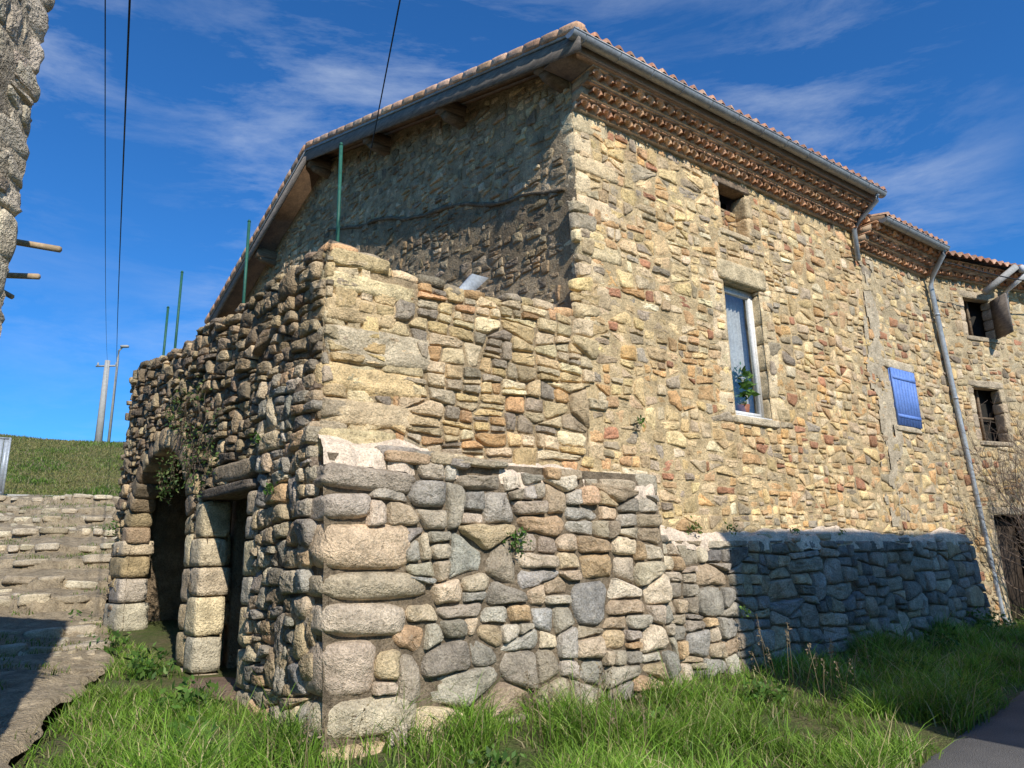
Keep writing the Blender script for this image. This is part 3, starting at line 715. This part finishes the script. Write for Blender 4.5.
tube(ad,[FM(12.3,7.2,.55)]+[TM(t,7.18+.02*t-.03*t*(4-t),.65) for t in np.linspace(.2,4,8)],.012,6);ad.make('cable',M_black,cb)
# ================================================================== LEFT NEIGHBOUR
nb=empty('stone_house.003')
NC=np.array([-2.97,4.0]);ne=np.array([.74,-6.0]);ne/=np.linalg.norm(ne);nn=np.array([-ne[1],ne[0]])
NM=mk(NC,ne,nn)
an=Acc()
for P in cells(0.08,5,1.5,6.9,(.2,.4),(1.,2.2),.03,1.4,clips=[(0,1,6.8),(-1,0,0)],drop=lambda x,z:x<.05,target=.03): stone(an,P,NM,U(-.03,.03),U(0,.01),pick([(.50,.42,.31),(.54,.45,.33),(.42,.34,.25),(.58,.49,.36)],.12),2)
z=-.2
while z<6.9: h=U(.14,.3);s_=U(.1,.2);block(an,NM,s_-.04,z+h/2,-.2,s_,h/2+.005,.22,pick([(.50,.42,.31),(.55,.46,.34)],.1),4,.06,8,rot=U(-.08,.08),chip=10);z+=h
an.make('wall_stones',M_sb,nb)
am=Acc();sheet(am,NM,0,6.5,-.3,7.,.05,0.005,.035,seed=141);am.make('wall_mortar',rockmat('mortar_nb',(.52,.43,.31),.6,1.2,.4,(.62,.52,.38),.3,.05),nb,True)
am=Acc();boxm(am,NM,.08,9,-.3,6.98,-9,-.06);am.make('core',M_mg,nb)
am=Acc();boxm(am,NM,0,9.2,7.0,7.15,-9.2,.0);am.make('roof_slab',M_tile,nb)
am=Acc()
for (p,q,r) in (((-3.9,4.55,3.92),(-3.0,4.5,3.72),.022),((-3.9,4.6,3.62),(-3.15,4.55,3.55),.02),((-3.9,4.5,3.75),(-3.2,4.4,3.35),.018)): tube(am,[p,q],r,6)
am.make('timber_poles',simple('pale_wood',(.50,.36,.22),(.40,.29,.17),6),nb)
# ================================================================== HOUSE ACROSS THE ROAD
oh=empty('village_house');C0=np.array([6.73,1.8]);OM=mk(C0,u,-nf)
am=Acc();sheet(am,OM,0,7.0,-.2,8.5,.25,0,.01,seed=3)
boxm(am,OM,0,7.0,-.2,8.55,-6,-.02);am.make('walls',M_mf,oh)
am=Acc();boxm(am,OM,-.05,7.1,8.555,8.66,-6.1,.12);am.make('roof',M_tile,oh)
am=Acc()
for x in (1.,3.2,5.4):
    for z in (1.2,4.3): boxm(am,OM,x,x+.9,z,z+1.4,-.01,.03)
am.make('shutters',M_wood,oh)
# ================================================================== TERRAIN
PQ=np.array([-.52,.854]);PR=np.array([.854,.52]);P0=np.array([-3.5,5.5])
def prof(s): return np.interp(s,[-2.2,-1.5,-.2,.5,4,6.8,17,19.5,26,34,60,500],[0,.03,.22,.32,.6,.95,3.7,3.75,5.5,7.8,8.6,8.6])
def sl(x,y): return (x-P0[0])*PQ[0]+(y-P0[1])*PQ[1],(x-P0[0])*PR[0]+(y-P0[1])*PR[1]
def fd(x,y):
    rx,ry=x-A[0],y-A[1];d=rx*nf[0]+ry*nf[1];a=rx*u[0]+ry*u[1];return a,d
def redge(a): return np.interp(a,[-30,-3,0,3.7,8.2,12,16,60],[6.5,5.0,4.0,3.03,2.2,1.9,2.2,2.2])
def pedge(s): return np.interp(s,[-6,.5,4,6.5,7.6,8.4,20],[-.9,0,.8,.75,.9,1.6,2.6])
def gh(x,y):
    s,l=sl(x,y);a,d=fd(x,y);z=prof(s)
    road=(d>redge(a)-.05)&(d<8.2);pth=(l<pedge(s)+.05)&(l>-6)&(s>-1)&(s<17.6)
    nz=.05*fbm(x*.9,y*.9,3)+np.clip((s-17)/20,0,1)*.5*fbm(x*.12,y*.12,6)
    return z+np.where(road,-.03,np.where(pth,-.25,nz))
t=np.linspace(-1,1,421);cx=(-3+60*np.sinh(t*4.2)/np.sinh(4.2)*5);cy=8+60*np.sinh(t*4.2)/np.sinh(4.2)*5
X,Y=np.meshgrid(cx,cy,indexing='ij');Z=gh(X,Y);I=np.arange(X.size).reshape(X.shape)
build('ground',np.stack([X,Y,Z],-1).reshape(-1,3),[np.stack([I[:-1,:-1],I[1:,:-1],I[1:,1:],I[:-1,1:]],-1).reshape(-1,4)],M_ground,None,True)
aa=np.linspace(-25,45,400);tt=np.linspace(0,1,30);X,T=np.meshgrid(aa,tt,indexing='ij')
ed=redge(X)+.06*fbm(X*2,X*0,5);D=ed+(8.2-ed)*T
WX=A[0]+X*u[0]+D*nf[0];WY=A[1]+X*u[1]+D*nf[1];s_,l_=sl(WX,WY);Z=prof(s_)+.012-(T<.01)*.05
I=np.arange(X.size).reshape(X.shape)
build('road',np.stack([WX,WY,Z],-1).reshape(-1,3),[np.stack([I[:-1,:-1],I[1:,:-1],I[1:,1:],I[:-1,1:]],-1).reshape(-1,4)],M_road,None,True)
# sloping "donkey steps": long ramps with a low stone nosing
TR=1.25
def wob(l): return .25*np.sin(np.asarray(l)*.9+.5)+.45*fbm(np.asarray(l)*.8,0*np.asarray(l),4)
def stepz(s,l=0): 
    ss=np.asarray(s,float)+wob(l)
    k=np.floor(ss/TR);f=ss/TR-k
    return np.where(ss>3.74,prof(k*TR+TR*.5)+(prof((k+1)*TR)-prof(k*TR))*(.60*(f-.5)),prof(ss))
sp_=empty('stone_steps')
ss=np.arange(-1,17.6,.035);ll=np.linspace(0,1,100);S,Lq=np.meshgrid(ss,ll,indexing='ij')
Lr=-6+(pedge(S)+.15*fbm(S*2,S*0,2)+6)*Lq;Z=stepz(S,Lr)+.12*fbm(S*1.6,Lr*1.6,9,5)-.05*(Lq>.99)
def PM(l,s,d,zf=None):
    x=P0[0]+s*PQ[0]+l*PR[0];y=P0[1]+s*PQ[1]+l*PR[1];return np.stack([x,y,(stepz(s,l)+.12*fbm(np.asarray(s)*1.6,np.asarray(l)*1.6,9,5) if zf is None else zf)+d],-1)
I=np.arange(S.size).reshape(S.shape)
build('tread_earth',PM(Lr,S,Z*0,Z).reshape(-1,3),[np.stack([I[:-1,:-1],I[1:,:-1],I[1:,1:],I[:-1,1:]],-1).reshape(-1,4)],M_path,None,True,sp_)
ap=Acc();PP=[(.48,.41,.30),(.52,.44,.31),(.42,.35,.24),(.56,.48,.35)]
for P in cells(-5,2.6,.6,17.4,(.24,.5),(.9,2),.06,1.2,drop=lambda x,z:x>float(pedge(z))-.1 or float(vn(x*.9,z*.9,3))<.55 or random.random()<.35,target=.03):
    c=P.mean(0);zc=float(PM(c[0],c[1],0)[2]);slp=.17 if c[1]>4 else .09;stone(ap,P,lambda x,z,d:PM(x,z,d,zc+(z-c[1])*slp),U(-.02,.02),.01,pick(PP,.1),1,rnd=1.5)
k=4
while k*TR<17.3:
    l=-5.
    while l<float(pedge(k*TR))-.1:
        wd=U(.18,.6);sc=k*TR-float(wob(l+wd/2))+U(-.06,.06);zt=float(PM(l+wd/2,sc+.12,0)[2])-.045
        if random.random()<.85: block(ap,lambda x,z,d:PM(x,sc+d,0,zt+z),l+wd/2,U(-.02,.03),.09,wd/2-.01,U(.055,.085),.13,pick(PP,.14),3,.08,6,rot=U(-.09,.09),chip=9);
        l+=wd
    k+=1
ap.make('step_stones',M_ps,sp_)
am=Acc();boxm(am,lambda x,z,d:PM(np.asarray(x,float),17.7+np.asarray(d,float),0,np.asarray(z,float)),-6,3,3.5,3.80,-.1,.15);am.make('concrete_kerb',M_conc,sp_)
gt=empty('metal_gate');am=Acc();gm=lambda x,z,d:PM(np.asarray(x,float),17.0+np.asarray(d,float),0,np.asarray(z,float))
g0=-1.34
for (x0,x1,z0,z1) in ((g0-.05,g0,3.65,5.25),(g0-1.4,g0-1.35,3.65,5.25),(g0-1.35,g0-.05,5.2,5.25),(g0-1.35,g0-.05,3.75,3.8)): boxm(am,gm,x0,x1,z0,z1,0,.05)
for k in range(11): boxm(am,gm,g0-1.35+k*.12,g0-1.35+k*.12+.105,3.8,5.2,.01,.03)
am.make('panel',M_zpipe,gt)
# ================================================================== GRASS
def blades(name,X,Y,Zb,h,wd,cols,lean=.5,parent=None):
    n=len(X);az=rng.random(n)*2*np.pi;le=lean*(.3+rng.random(n));fa=rng.random(n)*2*np.pi
    ts=[0,.4,.75,1.];V=np.zeros((n,7,3))
    for i,t_ in enumerate(ts):
        ox=np.cos(az)*le*h*t_**2;oy=np.sin(az)*le*h*t_**2;oz=h*t_*(1-.35*le*t_)
        wq=wd*(1-t_**1.5)*.5
        if i<3:
            V[:,2*i]=np.stack([X+ox-np.cos(fa)*wq,Y+oy-np.sin(fa)*wq,Zb+oz],-1);V[:,2*i+1]=np.stack([X+ox+np.cos(fa)*wq,Y+oy+np.sin(fa)*wq,Zb+oz],-1)
        else: V[:,6]=np.stack([X+ox,Y+oy,Zb+oz],-1)
    b=np.arange(n)[:,None]*7
    Q=np.concatenate([b+np.array([[0,1,3,2]]),b+np.array([[2,3,5,4]])]);T=b+np.array([[4,5,6]])
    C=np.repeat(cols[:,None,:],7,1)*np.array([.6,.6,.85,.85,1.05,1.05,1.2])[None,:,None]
    return build(name,V.reshape(-1,3),[Q,T],M_leaf,C.reshape(-1,3),False,parent)
def gcol(n,dry):
    a=np.array([(.17,.31,.035),(.21,.37,.045),(.11,.22,.024),(.28,.41,.07)])[rng.integers(0,4,n)]
    d=np.array([(.50,.42,.22)])
    m=(rng.random(n)<dry)[:,None];return np.where(m,d,a)*(.7+.6*rng.random((n,1)))
n=140000
a=rng.random(n)*16-2.5;d=rng.random(n)**1.1*4.3+.12
X=A[0]+a*u[0]+d*nf[0];Y=A[1]+a*u[1]+d*nf[1]
cl_=fbm(X*1.6,Y*1.6,7)
keep=(d<redge(a)+.05*rng.standard_normal(n)+.03)&(rng.random(n)<.5+1.2*cl_)&((d>.45)|(a<12.5))
X,Y,d,cl_=X[keep],Y[keep],d[keep],cl_[keep];s,l=sl(X,Y);k2=(l>pedge(s)+.1)
X,Y,d,cl_=X[k2],Y[k2],d[k2],cl_[k2]
hh=(.07+.14*rng.random(len(X))+.42*np.clip(cl_+.10,0,1))*(1+.7*(rng.random(len(X))<.06))*np.where(d<.9,1.3,.95)
gr=empty('grass')
cc=gcol(len(X),.14);cc=cc*(1+.7*fbm(X*1.1,Y*1.1,55))[:,None]
blades('verge_grass',X,Y,gh(X,Y)-.02,hh,.008+.008*rng.random(len(X)),cc,.85,gr)
n=60000;s=rng.random(n)*9-1;l=rng.random(n)*3.2-.6
X=P0[0]+s*PQ[0]+l*PR[0];Y=P0[1]+s*PQ[1]+l*PR[1]
b_=(X-A[0])*w[0]+(Y-A[1])*w[1];dl=(X-A[0])*nl[0]+(Y-A[1])*nl[1]
cl_=fbm(X*1.6,Y*1.6,17);keep=(l>pedge(s)+.2*rng.standard_normal(n)+.12*fbm(s*2,s*0,4))&(dl>.1)&(rng.random(n)<.4+1.1*cl_)&(fd(X,Y)[1]<4.5)
X,Y,cl_=X[keep],Y[keep],cl_[keep]
hh=(.05+.10*rng.random(len(X))+.2*np.clip(cl_+.1,0,1))
cc=gcol(len(X),.14);cc=cc*(1+.5*fbm(X*1.3,Y*1.3,56))[:,None]
blades('side_grass',X,Y,gh(X,Y)-.02,hh,.008+.008*rng.random(len(X)),cc,.75,gr)
n=26000;s=rng.random(n)*17;l=rng.random(n)*5-3.2;cl_=fbm(s*1.1,l*1.1,27)+.12*np.clip(l,-1,1);kp=(cl_>.16)&(l<pedge(s));s,l=s[kp],l[kp]
V=PM(l,s,0*s);blades('step_grass',V[:,0],V[:,1],V[:,2],.03+.07*rng.random(len(s)),.012+0*s,gcol(len(s),.4)*.75,.6,gr)
n=70000;s=18+rng.random(n)*18;l=rng.random(n)*14-9;V=np.stack([P0[0]+s*PQ[0]+l*PR[0],P0[1]+s*PQ[1]+l*PR[1]],-1)
cl_=fbm(V[:,0]*.6,V[:,1]*.6,31);c=gcol(n,.3)*.72;k_=np.clip(cl_*2+.7,0,1)[:,None];c=c*(1-k_*.65)+np.array([.35,.28,.11])*k_*.65
blades('hill_grass',V[:,0],V[:,1],gh(V[:,0],V[:,1])-.03,.08+.2*rng.random(n)*(1-.6*k_[:,0]),.03+.02*rng.random(n),c,.7,gr)
wd=Acc()
for (a,z,r,k) in ((1.95,1.85,.15,110),(4.05,3.32,.07,30),(4.9,2.03,.12,45),(5.6,2.02,.08,30),(7.0,2.0,.06,20),(3.55,.35,.16,50),(8.2,2.0,.06,20),(5.4,1.0,.08,25),(1.2,.3,.2,60)):
    leaves(wd,FM(a,z,.36 if z<1.9 else .12),(r,r*.6,r),k,.055,LG)
for (b,z,r,k) in ((.7,2.35,.08,30),(1.1,2.9,.08,30),(6.3,2.3,.14,50)):
    leaves(wd,LM(b,z,.12),(r,r,r),k,.06,LG)
wd.make('wall_weeds',M_leaf,None)
iv=Acc()
for i in range(26):
    b=U(2.4,4.2);z=U(2.8,3.95)-.25*abs(b-3.3);leaves(iv,LM(b,z,.1),(.14,.14,.24),38,.055,[(.11,.18,.045),(.17,.20,.07),(.20,.15,.09),(.08,.15,.035)])
for i in range(30):
    b=U(2.7,3.9);z=U(3.0,3.9);p=LM(b,z,.08);tube(iv,[p,LM(b+U(-.1,.1),z-.2,.14),LM(b+U(-.15,.15),z-U(.3,.55),.12)],.0035,4,(.20,.15,.10))
iv.make('hanging_ivy',M_leaf,None)
sh=Acc()
for (b,dd,r,hh_,k) in ((2.9,.45,.28,.22,160),(4.9,.35,.3,.3,220),(1.2,.6,.3,.2,170),(6.9,.3,.3,.25,160),(7.6,.5,.25,.2,120),(.3,.9,.25,.15,110)):
    p=LM(b,0,dd);g=float(gh(p[0],p[1]));leaves(sh,(p[0],p[1],g+hh_*.6),(r,r,hh_),k,.09,LG)
for (a,dd,r,hh_,k) in ((4.5,1.2,.3,.16,150),(7.2,1.4,.3,.16,120),(2.6,1.3,.3,.15,120),(9.5,.7,.35,.2,150),(11.5,.6,.4,.3,200),(1.0,1.3,.25,.12,90)):
    p=FM(a,0,dd);g=float(gh(p[0],p[1]));leaves(sh,(p[0],p[1],g+hh_*.7),(r,r,hh_),k,.08,LG)
sh.make('weeds',M_leaf,None)
ds=Acc()
for i in range(34):
    a=random.choice((5.2,5.5,1.9,-.2))+U(-.3,.3);dd=random.choice((1.9,1.5,.9))+U(-.3,.3);p=FM(a,0,dd);g=float(gh(p[0],p[1]));h=U(.35,.75);q=p+[U(-.12,.12),U(-.12,.12),0]
    tube(ds,[(p[0],p[1],g),((p[0]+q[0])/2,(p[1]+q[1])/2,g+h*.6),(q[0],q[1],g+h)],[.004,.003,.002],4,(.36,.28,.16))
    for j in range(6): leaves(ds,(q[0],q[1],g+h-.03*j),(.02,.02,.02),3,.03,[(.36,.28,.17),(.26,.19,.12)])
ds.make('dry_stalks',M_leaf,None)
bb=Acc()
def grow(p,d,L,r,dep):
    q=p+d*L;m_=(p+q)/2+rng.standard_normal(3)*L*.06;tube(bb,[p,m_,q],[r,r*.85,r*.7],5)
    if dep==0: return
    for k in range(3 if dep>1 else 4):
        nd=d+rng.standard_normal(3)*.45;nd[2]+=.1;nd/=np.linalg.norm(nd);grow(q if k<2 else m_,nd,L*U(.6,.85),r*.6,dep-1)
for i in range(12):
    p=TM(U(.5,1.9),.2,U(.5,1.0));d0=np.array([U(-.25,.25),U(-.25,.25),1.]);grow(p,d0/np.linalg.norm(d0),U(1.1,1.7),.02,4)
bb.make('bare_shrub',M_twig,None)
# ================================================================== POLE, LAMP, WIRES
up=empty('utility_pole');ad=Acc()
hb=float(gh(-21.9,38.));tube(ad,[(-21.9,38,hb-.5),(-21.9,38,12.9)],[.2,.13],10);tube(ad,[(-22.5,38,12.6),(-21.3,38,12.6)],.05,6)
for x in (-22.4,-21.9,-21.4): tube(ad,[(x,38,12.6),(x,38,12.8)],[.06,.04],6)
ad.make('pole',M_conc,up,True)
sl_=empty('street_lamp');ad=Acc();tube(ad,[(-21.35,38,hb-.5),(-21.35,38,13.0),(-21.3,37.9,13.4),(-21.05,37.8,13.6)],[.08,.06,.05,.045],8)
block(ad,lambda x,z,d:np.stack([-20.95+x,37.8+d,13.62+z],-1),0,0,0,.22,.06,.1,(.5,.5,.5),3,.01,3);ad.make('lamp',M_conc,sl_,True)
wi=empty('power_lines');ad=Acc()
def wire(p,q,sag,r):
    p=np.array(p,float);q=np.array(q,float);tube(ad,[p+(q-p)*t-np.array([0,0,sag*4*t*(1-t)]) for t in np.linspace(0,1,24)],r,5)
wire((-21.9,38,12.8),(-3.25,4.9,6.7),.35,.006);wire((-21.4,38,12.8),(-3.0,4.85,6.7),.3,.011)
wire(GM(5.17,9.15,.05),(-.1,2.9,6.87),.05,.010)
ad.make('wires',M_black,wi)
# ================================================================== LIGHT
el=math.radians(37);S=np.array([.45,-.893]);S/=np.linalg.norm(S);Sd=Vector((S[0]*math.cos(el),S[1]*math.cos(el),math.sin(el)))
L=bpy.data.lights.new('sun','SUN');L.energy=5.0;L.angle=math.radians(.5);L.color=(1,.95,.86)
lo=bpy.data.objects.new('sun',L);lo.rotation_euler=Sd.to_track_quat('Z','Y').to_euler();bpy.context.scene.collection.objects.link(lo)
wd_=bpy.data.worlds.new('World');bpy.context.scene.world=wd_;wd_.use_nodes=True;nt=wd_.node_tree;nt.nodes.clear()
o=nt.nodes.new('ShaderNodeOutputWorld');bg=nt.nodes.new('ShaderNodeBackground');bg.inputs[1].default_value=.135
sk=nt.nodes.new('ShaderNodeTexSky');sk.sky_type='NISHITA';sk.sun_disc=False;sk.sun_elevation=el;sk.sun_rotation=math.atan2(S[0],S[1]);sk.air_density=1.;sk.dust_density=.3;sk.ozone_density=2.5
g=nt.nodes.new('ShaderNodeTexCoord').outputs['Generated']
mp=nt.nodes.new('ShaderNodeMapping');mp.inputs['Rotation'].default_value=(.3,.5,.5);mp.inputs['Scale'].default_value=(1.0,2.6,6.0);nt.links.new(g,mp.inputs[0])
n1=noise(nt,mp.outputs[0],2.3,8,.66,.25);n2=noise(nt,g,2.1,3,.5)
f=mul(nt,mr(nt,n1,.47,.85,0,.55),mr(nt,n2,.44,.64,.05,1))
skc=mix(nt,1.,sk.outputs[0],(.24,.72,1.22),'MULTIPLY')
c=mix(nt,f,skc,(5.8,6.4,7.2))
nt.links.new(c,bg.inputs[0]);nt.links.new(bg.outputs[0],o.inputs[0])
# ================================================================== CAMERA
p=math.radians(14);r=.023;cr=math.sqrt(1-r*r)
Fw=Vector((0,math.cos(p),math.sin(p)));U0=Vector((0,-math.sin(p),math.cos(p)));R0=Vector((1,0,0))
Uu=U0*cr+R0*r;Rr=R0*cr-U0*r
cam=bpy.data.cameras.new('camera');cam.lens=730/1024*36;cam.sensor_width=36;cam.clip_end=2000
co=bpy.data.objects.new('camera',cam);M=Matrix(((Rr.x,Uu.x,-Fw.x,0),(Rr.y,Uu.y,-Fw.y,0),(Rr.z,Uu.z,-Fw.z,1.6),(0,0,0,1)));co.matrix_world=M
bpy.context.scene.collection.objects.link(co);bpy.context.scene.camera=co
sc=bpy.context.scene;sc.view_settings.view_transform='Standard';sc.view_settings.look='None';sc.view_settings.exposure=0
